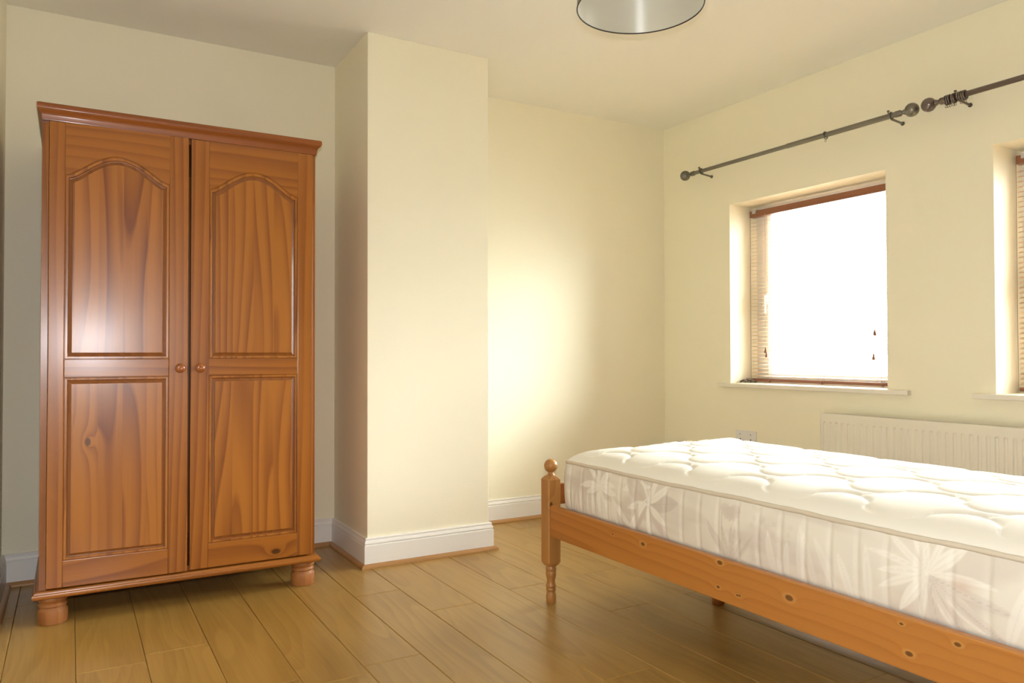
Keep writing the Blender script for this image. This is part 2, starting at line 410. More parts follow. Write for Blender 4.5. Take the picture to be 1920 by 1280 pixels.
# ------------------------------------------------------------------ windows, sills
for wi, (ya, yb) in enumerate(WY):
    z0, z1 = WZ; fx0, fx1 = 3.555, 3.62; fw = .058
    m = MB()
    def frame_ring(mm, a, b, c, d, x0, x1, w, ch=.012, k=.55):
        def R(i, x): return [(x, a + i, c + i * k), (x, b - i, c + i * k), (x, b - i, d - i * k), (x, a + i, d - i * k)]
        mm.rings([R(0, x1), R(0, x0), R(w - ch, x0), R(w, x0 + ch), R(w, x1), R(0, x1)], False, False)
    frame_ring(m, ya, yb, z0, z1, fx0, fx1, fw)
    w = struct(m.build('window_%d' % (wi + 1), UPVC))
    m = MB(); frame_ring(m, ya + .052, yb - .052, z0 + .028, z1 - .028, fx0 - .012, fx1 - .01, .052); m.build('sash', UPVC, w)
    m = MB(); m.box(3.585, 3.589, ya + .1, yb - .1, z0 + .05, z1 - .05); m.build('pane', GLASS, w)
    m = MB(); m.box(3.531, 3.543, yb - .092, yb - .068, 1.24, 1.30); m.box(3.519, 3.531, yb - .088, yb - .072, 1.18, 1.29)
    m.build('handle', UPVC, w, bevel=.003)
    # sill board runs through the reveal and stands proud of the wall with little horns
    m = MB(); e0, e1 = (.118, .077) if wi == 0 else (.12, .083)
    m.box(XR - .032, XR + .0, ya - e0, yb + e1, z0 - .022, z0 + .001)
    m.box(XR, fx0, ya, yb, z0 - .022, z0 + .001)
    struct(fuse(m).build('trim_%d' % (8 + wi), SILLM, bevel=.004))

# ------------------------------------------------------------------ venetian blinds
def make_blind(ya, yb, label, tilt):
    yc = (ya + yb) / 2
    t = thing('venetian_blind', label, 'blind', (3.5, yc, .777))
    o = (3.5, yc, .777)
    a, b = ya + .014, yb - .012
    m = MB(); m.box(3.482, 3.522, a, b, 1.752, 1.789); m.build('head_rail', BLINDW, t, bevel=.002, org=o)
    for yy in (a + .035, b - .035):
        m = MB(); m.box(3.476, 3.526, yy - .018, yy + .018, 1.787, 1.795); m.box(3.476, 3.482, yy - .012, yy + .012, 1.772, 1.79)
        m.build('bracket', CLIPM, t, org=o, bevel=.001)
    m = MB(); m.box(3.490, 3.516, a, b, .785, .801); m.build('bottom_rail', BLINDW, t, bevel=.002, org=o)
    # one slat mesh shared by all slats
    n = 43; me = None
    for k in range(n):
        z = .817 + k * .02155
        if me is None:
            q = MB()
            prof = [(-.0125, -.0008), (-.0118, -.0012), (0, -.0002), (.0118, -.0012), (.0125, -.0008), (.0125, .0002), (0, .0012), (-.0125, .0002)]
            q.rings([[(x, a - yc, zz) for x, zz in prof], [(x, b - yc, zz) for x, zz in prof]])
            s = q.build('slat', SLATW, t); me = s.data
        else:
            s = bpy.data.objects.new('slat', me); COL.objects.link(s); s.parent = t
        s.location = (.003, 0, z - .777); s.rotation_euler = (rnd.uniform(-.0008, .0008), tilt + rnd.uniform(-.02, .02), 0)
    for fy in (.13, .5, .87):
        yy = a + (b - a) * fy
        m = MB()
        for xx in (3.4885, 3.5175): m.tube([(xx, yy, .79), (xx, yy, 1.755)], .0008, 5)
        m.build('ladder_cord', CORDM, t, org=o)
        m = MB(); m.lathe([(.0, -.004), (.006, -.003), (.006, .0), (0, .0)], (3.502, yy, .7845), n=10); m.build('cord_plug', BLINDW, t, org=o)
    def pull(yy, zend):
        m = MB(); m.tube([(3.478, yy, 1.76), (3.477, yy - .001, 1.4), (3.478, yy, zend + .02)], .001, 6)
        c = m.build('pull_cord', CORDM, t, org=o)
        m = MB(); m.lathe([(.0025, .026), (.004, .024), (.0055, .012), (.0085, .002), (.008, -.004), (0, -.006)], (3.478, yy, zend), n=12)
        m.build('tassel', BLINDW, c, org=o, smooth=40)
    pull(a + .150, 1.04); pull(a + .158, .918); pull(b - .115, .955); pull(b - .122, .930)
    # loose cord falling down the jamb edge to the sill
    m = MB(); m.tube([(3.492, b + .004, 1.76), (3.492, b + .005, 1.2), (3.490, b + .004, .97), (3.487, b + .002, .79)], .0014, 6)
    m.build('side_cord', CORDM, t, org=o)
    return t
make_blind(*WY[0], 'brown wooden venetian blind in the window with its left reveal and tangled cord in view', -.16)
make_blind(*WY[1], 'brown wooden venetian blind in the window cut off by the right edge of the picture', -.36)

# heap of grey cord on the sill
m = MB()
for k in range(13):
    cx, cy, cz = 3.40 + .0072 * k + rnd.uniform(-.004, .004), 3.142 + rnd.uniform(-.014, .014), .785 + .006 * math.sin(k * .35) + rnd.uniform(0, .006)
    r1, r2, tl = rnd.uniform(.014, .024), rnd.uniform(.008, .014), rnd.uniform(-.5, .5)
    ph = rnd.uniform(0, 6.28); pts = []
    for j in range(15):
        a = ph + 5.8 * j / 14
        pts.append((cx + r1 * math.cos(a), cy + r2 * math.sin(a), max(.7795, cz + .006 * math.sin(2 * a + tl))))
    m.tube(pts, .0024, 6)
tag(m.build('cord_heap', CHAINM, smooth=60), 'small tangled heap of grey brown cord lying on the window sill', 'cord')

# ------------------------------------------------------------------ curtain poles
def ring_bead(m, c, R, r, n=20, k=8):
    rr = []
    for i in range(n):
        a = 2 * PI * i / n
        rr.append([(c[0] + (R + r * math.cos(2 * PI * j / k)) * math.cos(a), c[1] + r * math.sin(2 * PI * j / k), c[2] + (R + r * math.cos(2 * PI * j / k)) * math.sin(a)) for j in range(k)])
    rr.append(rr[0]); m.rings(rr, False, False)
def curtain_pole(y_far, y_near, far_end, near_end, brackets, rings, label, mat, rad=.0125):
    px, pz = XR - .09, 2.034
    t = thing('curtain_pole', label, 'curtain pole', (px, (y_far + y_near) / 2, pz)); o = tuple(t.location)
    ym = y_near + (y_far - y_near) * .47
    m = MB(); m.lathe([(rad * .86, y_near), (rad * .86, y_far)], (px, 0, pz), 'y', 20); m.build('inner_tube', mat, t, org=o, smooth=40)
    m = MB(); m.lathe([(rad, y_near), (rad, ym)], (px, 0, pz), 'y', 20); m.build('outer_tube', mat, t, org=o, smooth=40)
    for yy, sgn, on in ((y_far, 1, far_end), (y_near, -1, near_end)):
        if not on: continue
        R = .0305
        prof = [(rad * 1.12, -.012), (rad * 1.12, .012), (rad * .8, .016), (rad * .72, .024), (rad * 1.0, .032), (rad * .75, .037)]
        c0 = .037 + R * .92
        for k in range(13):
            a = math.radians(156 - 13 * k); prof.append((max(R * math.sin(a), 0), c0 + R * math.cos(a)))
        m = MB(); m.lathe([(r, sgn * h) for r, h in prof], (px, yy, pz), 'y', 24); m.build('finial', mat, t, org=o, smooth=50)
    for yy in brackets:
        m = MB(); m.tube([(px + .002, yy, pz - rad - .003), (px + .04, yy, pz - rad - .0065), (XR - .004, yy, pz - rad - .0105)], .0052, 8)
        b = m.build('bracket', mat, t, org=o, smooth=50)
        m = MB(); ring_bead(m, (px, yy, pz), rad + .0025, .0035); m.build('bracket_cup', mat, b, org=o, smooth=60)
        m = MB(); m.lathe([(.0095, -.006), (.0095, -.003), (.007, .0)], (XR - .0, yy, pz - rad - .0105), 'x', 14); m.build('wall_rose', mat, b, org=o)
        m = MB(); m.lathe([(.003, 0), (.003, .010), (.006, .0105), (.006, .016), (0, .017)], (px - .004, yy + .012, pz + rad * .8), 'z', 10); m.build('thumb_screw', mat, b, org=o)
    for yy in rings:
        m = MB(); ring_bead(m, (px, yy, pz - .0025), rad + .005, .003, 22, 6)
        g = m.build('curtain_ring', mat, t, org=o, smooth=60)
        m = MB(); pts = [(px, yy + .005 * math.cos(a), pz - rad - .0165 + .005 * math.sin(a)) for a in [2 * PI * i / 12 for i in range(13)]]
        m.tube(pts, .0012, 5); m.build('eyelet', mat, g, org=o)
    return t
curtain_pole(3.385, 2.072, True, True, [3.315, 2.105], [2.455], 'pewter curtain pole with both ball finials in view above the left window', POLEM)
curtain_pole(1.865, .55, True, True, [1.800, .62], [1.853, 1.845, 1.836, 1.822, 1.815, 1.790, 1.781, 1.773], 'dark bronze curtain pole with bunched rings, running out of the picture at right', POLED, .0135)

# ------------------------------------------------------------------ radiator
def radiator():
    y0, y1, zb, zt, xf = .72, 2.4925, .15, .651, 3.231
    t = thing('radiator', 'white ribbed panel radiator on the wall under the windows behind the bed', 'radiator', (3.26, (y0 + y1) / 2, .15)); o = tuple(t.location)
    m = MB()
    ys, ds = [y1 - .001], [0]
    k = 0
    while True:
        c = 2.4709 - .03375 * k
        if c < y0 + .02: break
        for dy, d in ((.0085, 0), (.0045, 1), (-.0045, 1), (-.0085, 0)):
            ys.append(c + dy); ds.append(d)
        k += 1
    ys.append(y0 + .001); ds.append(0)
    zr = [(zb, 0), (.185, 0), (.195, 1), (.602, 1), (.612, 0), (.640, 0), (.645, -.3)]
    R = [[(xf + .0042 * d * g if g >= 0 else xf - .008 * g * .3, yy, z) for yy, d in zip(ys, ds)] for z, g in zr]
    m.rings(R, False, False, closed=False)
    m.build('front_panel', RADM, t, org=o)
    m = MB(); m.box(xf + .056, xf + .064, y0 + .002, y1 - .002, zb, .64); m.build('back_panel', RADM, t, org=o)
    m = MB(); m.box(xf + .009, xf + .0555, y0 + .004, y1 - .004, .2, .61); m.build('convector', RADM, t, org=o)
    m = MB()
    m.box(xf - .0015, xf + .003, y0, y1, .622, zt); m.box(xf + .062, xf + .066, y0, y1, .63, zt)
    yy = y0 + .01
    while yy < y1 - .012:
        m.box(xf + .003, xf + .062, yy, yy + .006, zt - .006, zt); yy += .014
    m.build('top_grille', RADM, t, org=o)
    for yy in (y0 - .002, y1 - .0):
        m = MB(); m.box(xf, xf + .066, yy, yy + .002, zb + .02, zt - .004); m.build('side_panel', RADM, t, org=o)
    for yy in (1.0, 2.25):
        m = MB(); m.box(xf + .064, XR, yy, yy + .03, .25, .58); m.build('bracket', RADM, t, org=o)
    for yy in (y0 - .03, y1 + .012):
        m = MB(); m.lathe([(.0075, -.2), (.0075, .0), (.013, .0), (.013, .03), (.018, .035), (.018, .085), (.012, .09), (0, .09)], (3.262, yy, .20), n=14)
        m.build('valve', UPVC, t, org=o, smooth=40)
radiator()

# ------------------------------------------------------------------ double socket
t = thing('wall_socket', 'white double wall socket on the cream wall just above the mattress', 'socket', (XR, 3.06, .467)); o = tuple(t.location)
m = MB(); m.box(XR - .010, XR, 2.986, 3.134, .424, .510); m.build('plate', SOCKM, t, bevel=.003, org=o)
for yy in (3.022, 3.098):
    m = MB(); m.box(XR - .0135, XR - .0095, yy - .0055, yy + .0055, .474, .492); m.build('switch', SOCKM, t, bevel=.001, org=o)
    m = MB(); m.box(XR - .0138, XR - .0133, yy - .003, yy + .003, .486, .491); m.build('switch_mark', DARKP, t, org=o)
    m = MB()
    m.box(XR - .0103, XR - .0098, yy - .004, yy + .004, .456, .463); m.box(XR - .0103, XR - .0098, yy - .015, yy - .008, .440, .444); m.box(XR - .0103, XR - .0098, yy + .008, yy + .015, .440, .444)
    m.build('pin_hole', DARKP, t, org=o)

# ------------------------------------------------------------------ wardrobe
WX0, WX1, WYF, WYB = -.090, .873, 3.1165, 3.70
WO = (.40, 3.58, 0)
wr_ = thing('wardrobe', 'orange stained pine wardrobe with two arched panel doors on bun feet', 'wardrobe', WO)
ZB0, ZB1 = .100, .128
m = MB()
m.box(WX0, WX0 + .02, WYF, WYB, ZB1, 1.77); m.build('side_panel', WV, wr_, org=WO)
m = MB(); m.box(WX1 - .02, WX1, WYF, WYB, ZB1, 1.77); m.build('side_panel', WV, wr_, org=WO)
m = MB(); m.box(WX0 + .02, WX1 - .02, WYB - .006, WYB, ZB1, 1.77); m.build('back_panel', WV, wr_, org=WO)
m = MB(); m.box(WX0 + .02, WX1 - .02, WYF + .004, WYB - .006, ZB1, ZB1 + .018); m.build('bottom_board', WH, wr_, org=WO)
m = MB(); m.box(WX0 + .02, WX1 - .02, WYF + .002, WYB - .006, 1.752, 1.77); m.build('top_board', WH, wr_, org=WO)
def rect_ring(x0, x1, y0, y1, z, ov): return [(x0 - ov, y0 - ov, z), (x1 + ov, y0 - ov, z), (x1 + ov, y1, z), (x0 - ov, y1, z)]
m = MB()
m.rings([rect_ring(WX0, WX1, WYF - .022, WYB, z, ov) for z, ov in
         [(1.7695, -.010), (1.7697, -.001), (1.773, .000), (1.786, .0015), (1.792, .0035), (1.798, .008), (1.801, .012), (1.804, .014), (1.806, .0155), (1.810, .0168), (1.820, .0172), (1.824, .016), (1.827, .012)]])
m.build('cornice', WC, wr_, org=WO, smooth=35)
m = MB()
m.rings([rect_ring(WX0, WX1, WYF - .008, WYB, z, ov) for z, ov in
         [(ZB0, .013), (ZB0 + .002, .017), (ZB0 + .008, .0195), (ZB0 + .014, .0195), (ZB0 + .018, .017), (ZB0 + .019, .013), (ZB0 + .021, .0125), (ZB0 + .026, .010), (ZB1, .006), (ZB1 + .0005, -.01)]])
m.build('plinth', WH, wr_, org=WO, smooth=35)
for fx in (-.048, .838):
    for fy in (3.165, 3.63):
        m = MB()
        m.lathe([(.0445, .0), (.0462, .0015), (.0475, .02), (.0472, .044), (.044, .052), (.041, .055), (.0405, .058), (.044, .060), (.0455, .064), (.044, .069), (.040, .073), (.041, .076), (.046, .080), (.048, .086), (.046, .093), (.043, .1)],
                (fx, fy, 0), n=32)
        m.build('foot', WF, wr_, org=WO, smooth=40)
YD = 3.0955   # front face of the doors
def arch(t, zs, h): return zs + h * math.sin(PI / 2 * (2 * min(t, 1 - t)) ** .78) ** 2
def door(x0, x1, o0, o1, hinge, ang, knob_x):
    d = bpy.data.objects.new('door', None); COL.objects.link(d); d.parent = wr_
    hx = x0 if hinge < 0 else x1
    d.location = (hx - WO[0], YD + .02 - WO[1], 0); d.rotation_euler = (0, 0, ang)
    O = (hx, YD + .02, 0)
    zb, zt = .134, 1.7685
    y0, y1 = YD, YD + .02
    for a, b in ((x0, o0), (o1, x1)):
        m = MB(); m.box(a, b, y0, y1, zb, zt); m.build('stile', WV, d, org=O, bevel=.0025)
    m = MB(); m.box(o0, o1, y0, y1, zb, .226); m.build('bottom_rail', WHK if hinge > 0 else WH, d, org=O, bevel=.002)
    m = MB(); m.box(o0, o1, y0, y1, .868, .932); m.build('middle_rail', WH, d, org=O, bevel=.002)
    n = 40; m = MB()
    zs, ah = 1.584, .082
    top = []
    for k in range(n + 1):
        tt = k / n; x = o0 + (o1 - o0) * tt; z = arch(tt, zs, ah)
        top.append([(x, y0, zt), (x, y0, z + .002), (x, y0 + .002, z), (x, y1, z), (x, y1, zt)])
    m.rings(top); m.build('top_rail', WH, d, org=O)
    def panel(zlo, zhi, arched, nm):
        def loop(i, y):
            L_ = [(o0 + i, y, zlo + i), (o1 - i, y, zlo + i)]
            if arched:
                for k in range(n + 1):
                    tt = 1 - k / n
                    L_.append((o0 + i + (o1 - o0 - 2 * i) * tt, y, arch(tt, zs, ah) - i * (1.0 + .25 * math.sin(PI * tt) ** 2)))
            else: L_ += [(o1 - i, y, zhi - i), (o0 + i, y, zhi - i)]
            return L_
        m = MB()
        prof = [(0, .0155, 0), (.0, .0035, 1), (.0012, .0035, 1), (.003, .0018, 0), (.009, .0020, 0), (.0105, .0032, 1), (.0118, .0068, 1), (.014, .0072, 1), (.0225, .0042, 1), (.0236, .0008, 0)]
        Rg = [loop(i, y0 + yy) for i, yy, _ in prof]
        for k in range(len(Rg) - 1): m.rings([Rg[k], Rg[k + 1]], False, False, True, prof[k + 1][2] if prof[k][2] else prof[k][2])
        last = Rg[-1]
        if arched:
            c = last[2:]; nn = len(c)
            base = [(p[0], last[0][1], last[0][2]) for p in c]
            m.rings([base, c], False, False, closed=False)
        else: m.add(last, [(0, 1, 2, 3)])
        bx = loop(0, y0 + .0155); m.add([bx[0], bx[1]] + bx[2:], [tuple(range(len(bx)))])
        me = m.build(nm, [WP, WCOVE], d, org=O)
        # the wood pattern wants wardrobe coordinates, so keep the panel origin at the wardrobe base
        return me
    panel(.932, None, True, 'upper_panel'); panel(.226, .868, False, 'lower_panel')
    m = MB()
    m.lathe([(.009, 0), (.009, -.006), (.0075, -.010), (.009, -.014), (.0155, -.019), (.0178, -.025), (.0165, -.031), (.011, -.0355), (.0035, -.037), (.0025, -.0362), (0, -.0362)], (knob_x, y0, .8975), 'y', 24)
    m.build('knob', WK, d, org=O, smooth=60)
    return d
door(-.068, .3845, -.019, .3185, -1, math.radians(-1.1), .355)
door(.3935, .858, .4585, .7965, 1, 0, .4245)

# ------------------------------------------------------------------ bed
BO = (2.0325, 1.40, 0)
bed = thing('bed', 'single pine bed with ball topped post, thin mattress resting in its rails', 'bed', BO)
def post(cx, cy, zt, nm='post'):
    h = .028; c = .0075
    def sq(z, k): return [(cx + sx_ * (h - k) , cy + sy_ * h - sy_ * k, z) for sx_, sy_ in ((-1, -1), (1, -1), (1, 1), (-1, 1))]
    def oc(z, hh, cc):
        return [(cx + x, cy + y, z) for x, y in ((-hh + cc, -hh), (hh - cc, -hh), (hh, -hh + cc), (hh, hh - cc), (hh - cc, hh), (-hh + cc, hh), (-hh, hh - cc), (-hh, -hh + cc))]
    m = MB()
    m.rings([oc(.141, .018, .010), oc(.150, .026, .009), oc(.158, h, .004), oc(zt - .077, h, .004), oc(zt - .066, .022, .009), oc(zt - .061, .016, .009)])
    p = m.build(nm, BV, bed, org=BO)
    m = MB()
    m.lathe([(.0165, 0), (.0185, .004), (.0195, .02), (.0190, .032), (.0165, .041), (.0155, .045), (.0185, .049), (.0195, .054), (.0175, .059), (.0185, .062), (.0205, .067), (.0185, .072), (.0155, .08), (.0165, .092), (.0195, .105), (.0205, .115), (.0195, .120), (.0185, .122), (.0205, .127), (.0205, .134), (.0185, .138), (.018, .142)],
            (cx, cy, 0), n=28)
    m.build('turned_foot', BV, p, org=BO, smooth=40)
    R = .0262; prof = [(.0165, zt - .062), (.0135, zt - .058), (.0105, zt - .0535)]
    for k in range(13):
        a = math.radians(156 - 13 * k); prof.append((max(R * math.sin(a), 0), zt - R + R * math.cos(a)))
    m = MB(); m.lathe(prof, (cx, cy, 0), n=28); m.build('ball_finial', BV, p, org=BO, smooth=50)
XA, XB_ = 1.588, 2.487; YH, YT = .40, 2.432
post(XA, YT, .5475); post(XB_, YT, .5475); post(XA, YH, .88); post(XB_, YH, .88)
def rail(x0, x1, y0, y1, z0, z1, mat, nm):
    m = MB(); m.box(x0, x1, y0, y1, z0, z1); m.build(nm, mat, bed, org=BO, bevel=.004)
rail(1.565, 1.589, YH + .028, YT - .028, .260, .376, BR, 'side_rail')
rail(2.486, 2.510, YH + .028, YT - .028, .260, .376, BR, 'side_rail')
rail(XA + .028, XB_ - .028, YT - .012, YT + .012, .373, .451, BX, 'end_rail')
rail(XA + .028, XB_ - .028, YT - .012, YT + .012, .262, .34, BX, 'end_rail')
for z0 in (.40, .56, .72): rail(XA + .028, XB_ - .028, YH - .012, YH + .012, z0, z0 + .09, BX, 'head_rail')
rail(2.105, 2.15, YH + .012, YT - .012, .268, .335, BR, 'centre_beam')
for k in range(13): rail(1.589, 2.486, .52 + k * .147, .59 + k * .147, .336, .354, BX, 'slat')
m = MB(); m.lathe([(.022, 0), (.024, .004), (.0235, .03), (.021, .06), (.021, .268)], (2.1275, 2.10, 0), n=18); m.build('support_leg', BX, bed, org=BO, smooth=40)

# ------------------------------------------------------------------ mattress
X0, X1, Y0, Y1 = 1.601, 2.478, .47, 2.372
MO = ((X0 + X1) / 2, (Y0 + Y1) / 2, .3545)
mat_ = thing('mattress', 'cream floral printed mattress with quilted white top lying on the pine bed', 'mattress', MO)
ZB, ZP = .3545, .545
CR = .045
def perimeter(step):
    pts = []   # (x, y, nx, ny, s), starting at the foot end of the near long side and running towards the head
    s = 0
    def line(p, q, nrm, st):
        nonlocal s
        L_ = (Vector(q) - Vector(p)).length; n = max(1, round(L_ / st))
        for i in range(n):
            k = i / n; pts.append((p[0] + (q[0] - p[0]) * k, p[1] + (q[1] - p[1]) * k, nrm[0], nrm[1], s + L_ * k))
        s += L_
    def arc(c, a0, n=9):
        nonlocal s
        for i in range(n):
            a = a0 + PI / 2 * i / n; pts.append((c[0] + CR * math.cos(a), c[1] + CR * math.sin(a), math.cos(a), math.sin(a), s + CR * PI / 2 * i / n))
        s += CR * PI / 2
    line((X0, Y1 - CR), (X0, Y0 + CR), (-1, 0), step); arc((X0 + CR, Y0 + CR), PI)
    line((X0 + CR, Y0), (X1 - CR, Y0), (0, -1), .02); arc((X1 - CR, Y0 + CR), 1.5 * PI)
    line((X1, Y0 + CR), (X1, Y1 - CR), (1, 0), .02); arc((X1 - CR, Y1 - CR), 0)
    line((X1 - CR, Y1), (X0 + CR, Y1), (0, 1), .012); arc((X0 + CR, Y1 - CR), PI / 2)
    return pts
PER = perimeter(.0032)
NP = len(PER)
NZ = 58
def smooth(a, b, x):
    t_ = np.clip((x - a) / (b - a), 0, 1); return t_ * t_ * (3 - 2 * t_)
S = np.array([p[4] for p in PER]); V = np.linspace(0, 1, NZ)
SS, VV = np.meshgrid(S, V)
gro = np.abs(((SS - .02) / .0735) - np.round((SS - .02) / .0735)) * .0735
bul = .013 * np.sin(PI * np.clip(VV, 0, 1)) ** .7 - .018 * np.clip(1 - VV / .16, 0, 1) ** 2
bul = bul - .0036 * np.exp(-(gro / .007) ** 2) * np.sin(PI * VV) ** .4
bul = bul + .0018 * np.sin(SS * 23 + VV * 5) * np.sin(SS * 11 + 1.3) * np.sin(PI * VV)
px_ = np.array([p[0] for p in PER]); py_ = np.array([p[1] for p in PER]); nx_ = np.array([p[2] for p in PER]); ny_ = np.array([p[3] for p in PER])
VX = px_[None] + nx_[None] * bul; VY = py_[None] + ny_[None] * bul; VZ = ZB + (ZP - ZB) * VV
# flat print of the border cloth: pale leaves and lilies on taupe and cream
U_ = SS; Zc = VV * (ZP - ZB)
rs_ = np.random.RandomState(4)
def lowf(su, sv, ph):
    return sum(np.sin(U_ * su * k + Zc * sv * k * .8 + ph * k * 1.7) * np.sin(Zc * sv * 1.3 * k - U_ * su * .6 + ph * 2.1) / k for k in (1, 2, 3)) / 1.8
cream = np.array((.76, .72, .62)); taupe = np.array((.61, .545, .465)); pale = np.array((.84, .81, .72)); lilac = np.array((.65, .58, .51))
colr = np.ones(SS.shape + (3,)) * cream
def blend(mask, c, k=1.0):
    global colr
    colr = colr * (1 - k * mask[..., None]) + c * (k * mask[..., None])
blend(smooth(-.15, .45, lowf(9, 24, .4)), taupe, .55)
left = smooth(1.0, .25, U_)
blend(left * smooth(-.5, .3, lowf(13, 30, 2.0)), taupe, .7)
def petal(u, z, ang, ln, wd, c, k=.85, bend=0.0, vein=True):
    du, dz = U_ - u, Zc - z
    ca, sa = math.cos(ang), math.sin(ang)
    tt = (du * ca + dz * sa) / ln; w = -du * sa + dz * ca
    w = w - bend * ln * np.clip(tt, 0, 1) ** 2
    hw = wd * np.clip(np.sin(PI * np.clip(tt, 0, 1)) ** .8, 0, 1)
    mk = smooth(.0025, -.0012, np.abs(w) - hw) * ((tt > 0) & (tt < 1))
    blend(mk, c, k)
    if vein:
        blend(smooth(.0016, .0006, np.abs(w)) * ((tt > .05) & (tt < .9)), c * .86, .6)
def at(cx, cy):     # crop of the photograph -> (u, z) on the near side
    return cx, cy
def lily(u, z, n, r, w, c, a0=0, arc=2 * PI, k=.85):
    for i in range(n):
        a = a0 + arc * i / n
        petal(u, z, a + rs_.uniform(-.12, .12), r * rs_.uniform(.75, 1.15), w * rs_.uniform(.8, 1.25), c, k, rs_.uniform(-.25, .25))
# foot end lily, pale grass strokes below it
lily(.20, .135, 9, .10, .010, pale, -.4)
for i in range(16): petal(.02 + .017 * i, .005 + rs_.uniform(0, .03), PI / 2 + rs_.uniform(-.25, .25), rs_.uniform(.05, .10), .0035, pale, .6, vein=False)
petal(.27, .11, -.9, .16, .011, pale, .8, .2); petal(.27, .11, -1.2, .12, .008, pale, .7, -.2)
petal(.33, .14, .5, .13, .016, pale, .8, -.3)
# second, spidery lily with taupe petals
for a, l_, w_, c_ in ((.15, .14, .026, taupe * .95), (.55, .12, .012, pale), (1.15, .10, .010, pale), (2.0, .08, .010, pale), (2.6, .13, .03, taupe), (3.3, .10, .012, pale), (3.9, .15, .014, pale), (4.2, .14, .008, taupe), (4.75, .15, .008, pale), (5.35, .20, .014, lilac), (5.75, .10, .012, pale)):
    petal(.455, .115, a, l_, w_, c_, .85, rs_.uniform(-.15, .15))
petal(.37, .03, .9, .13, .010, pale, .75); petal(.40, .02, 1.5, .10, .008, taupe, .6)
# fan of taupe blades, and a small drooping flower head on a stalk
for a in (1.1, 1.35, 1.57, 1.85, 2.1, 2.4, .8):
    petal(.80, .004, a, rs_.uniform(.09, .15), .0075, taupe, .55, rs_.uniform(-.15, .15))
petal(.775, .01, 1.6, .165, .0016, taupe * .9, .7, vein=False)
for i in range(7): petal(.80, .165, -.2 - .45 * i, .04, .012, taupe, .6, vein=False)
# pebbled seed heads
for i in range(60):
    uu, zz = .93 + rs_.normal(0, .035), .115 + rs_.normal(0, .03)
    blend(smooth(.0085, .006, np.hypot(U_ - uu, Zc - zz)), taupe * rs_.uniform(.92, 1.1), .28)
# tall pale blades
for u_, l_ in ((.96, .13), (1.03, .16), (1.085, .15), (1.14, .15), (1.18, .12), (1.22, .15), (.99, .11)):
    petal(u_, .0, PI / 2 + rs_.uniform(-.2, .3), l_, .011, pale, .75, rs_.uniform(-.2, .2))
blend(smooth(.02, .0, np.abs(U_ - 1.0) - .12) * smooth(.13, .09, Zc), lilac, .35)
# large white lily near the camera
lily(1.365, .12, 17, .13, .0075, pale * 1.03, .2, k=.8)
for a in (5.6, 5.2, 4.8, 5.95): petal(1.37, .12, a, .19, .012, lilac, .6, .1)
blend(np.exp(-(((U_ - 1.44) / .022) ** 2 + ((Zc - .115) / .016) ** 2)), np.array((.60, .42, .33)), .5)
for u_ in (1.52, 1.60, 1.68, 1.75): petal(u_, .0, PI / 2 + rs_.uniform(-.4, .4), .17, .013, pale, .7)
for i in range(26):
    petal(1.95 + i * .15, rs_.uniform(.0, .1), rs_.uniform(0, 3.1), rs_.uniform(.08, .15), rs_.uniform(.006, .014), [pale, taupe, lilac][i % 3], .7, rs_.uniform(-.2, .2))
colr = np.clip(colr, 0, 1)

def grid_mesh(name, X, Y, Z, mat, parent, org, wrap=False, cols=None):
    h, w = X.shape
    co = np.stack([X - org[0], Y - org[1], Z - org[2]], -1).reshape(-1, 3)
    ii, jj = np.meshgrid(np.arange(h - 1), np.arange(w if wrap else w - 1), indexing='ij')
    kk = (jj + 1) % w
    fc = np.stack([ii * w + jj, ii * w + kk, (ii + 1) * w + kk, (ii + 1) * w + jj], -1).reshape(-1, 4)
    me = bpy.data.meshes.new(name)
    me.vertices.add(len(co)); me.vertices.foreach_set('co', co.astype(np.float32).ravel())
    me.loops.add(fc.size); me.loops.foreach_set('vertex_index', fc.astype(np.int32).ravel())
    me.polygons.add(len(fc)); me.polygons.foreach_set('loop_start', np.arange(0, fc.size, 4, dtype=np.int32))
    me.update(calc_edges=True); me.validate()
    me.polygons.foreach_set('use_smooth', [True] * len(me.polygons))
    me.materials.append(mat)
    if cols is not None:
        at_ = me.color_attributes.new('print', 'FLOAT_COLOR', 'POINT')
        at_.data.foreach_set('color', np.concatenate([cols.reshape(-1, 3), np.ones((len(co), 1))], 1).astype(np.float32).ravel())
    o = bpy.data.objects.new(name, me); COL.objects.link(o); o.parent = parent
    return o
grid_mesh('side_border', VX, VY, VZ, MATT_SIDE, mat_, MO, True, colr)

# quilted top: rings that shrink from the piping towards the middle, height from the quilting seams
nu, nv = 190, 400
uu = np.linspace(0, 1, nu); vv = np.linspace(0, 1, nv)
UU, VV2 = np.meshgrid(uu, vv)
TX = X0 + (X1 - X0) * UU; TY = Y0 + (Y1 - Y0) * VV2
# pull the corners in to the rounded outline
def round_corner(TX, TY):
    cx = np.clip(TX, X0 + CR, X1 - CR); cy = np.clip(TY, Y0 + CR, Y1 - CR)
    dx, dy = TX - cx, TY - cy
    m1 = np.maximum(np.abs(dx), np.abs(dy)); m2 = np.hypot(dx, dy) + 1e-9
    k = m1 / m2
    return cx + dx * k, cy + dy * k
TX, TY = round_corner(TX, TY)
ed = np.minimum(np.minimum(TX - X0, X1 - TX), np.minimum(TY - Y0, Y1 - TY))
dcx = np.clip(TX, X0 + CR, X1 - CR); dcy = np.clip(TY, Y0 + CR, Y1 - CR)
ed = np.minimum(ed, CR - np.hypot(TX - dcx, TY - dcy) + (np.hypot(TX - dcx, TY - dcy) < 1e-6) * 1e3); ed = np.clip(ed, 0, 9)
base = ZP + .001 + .047 * (1 - np.exp(-ed / .05)) + .008 * np.sin(PI * np.clip((TX - X0) / (X1 - X0), 0, 1))
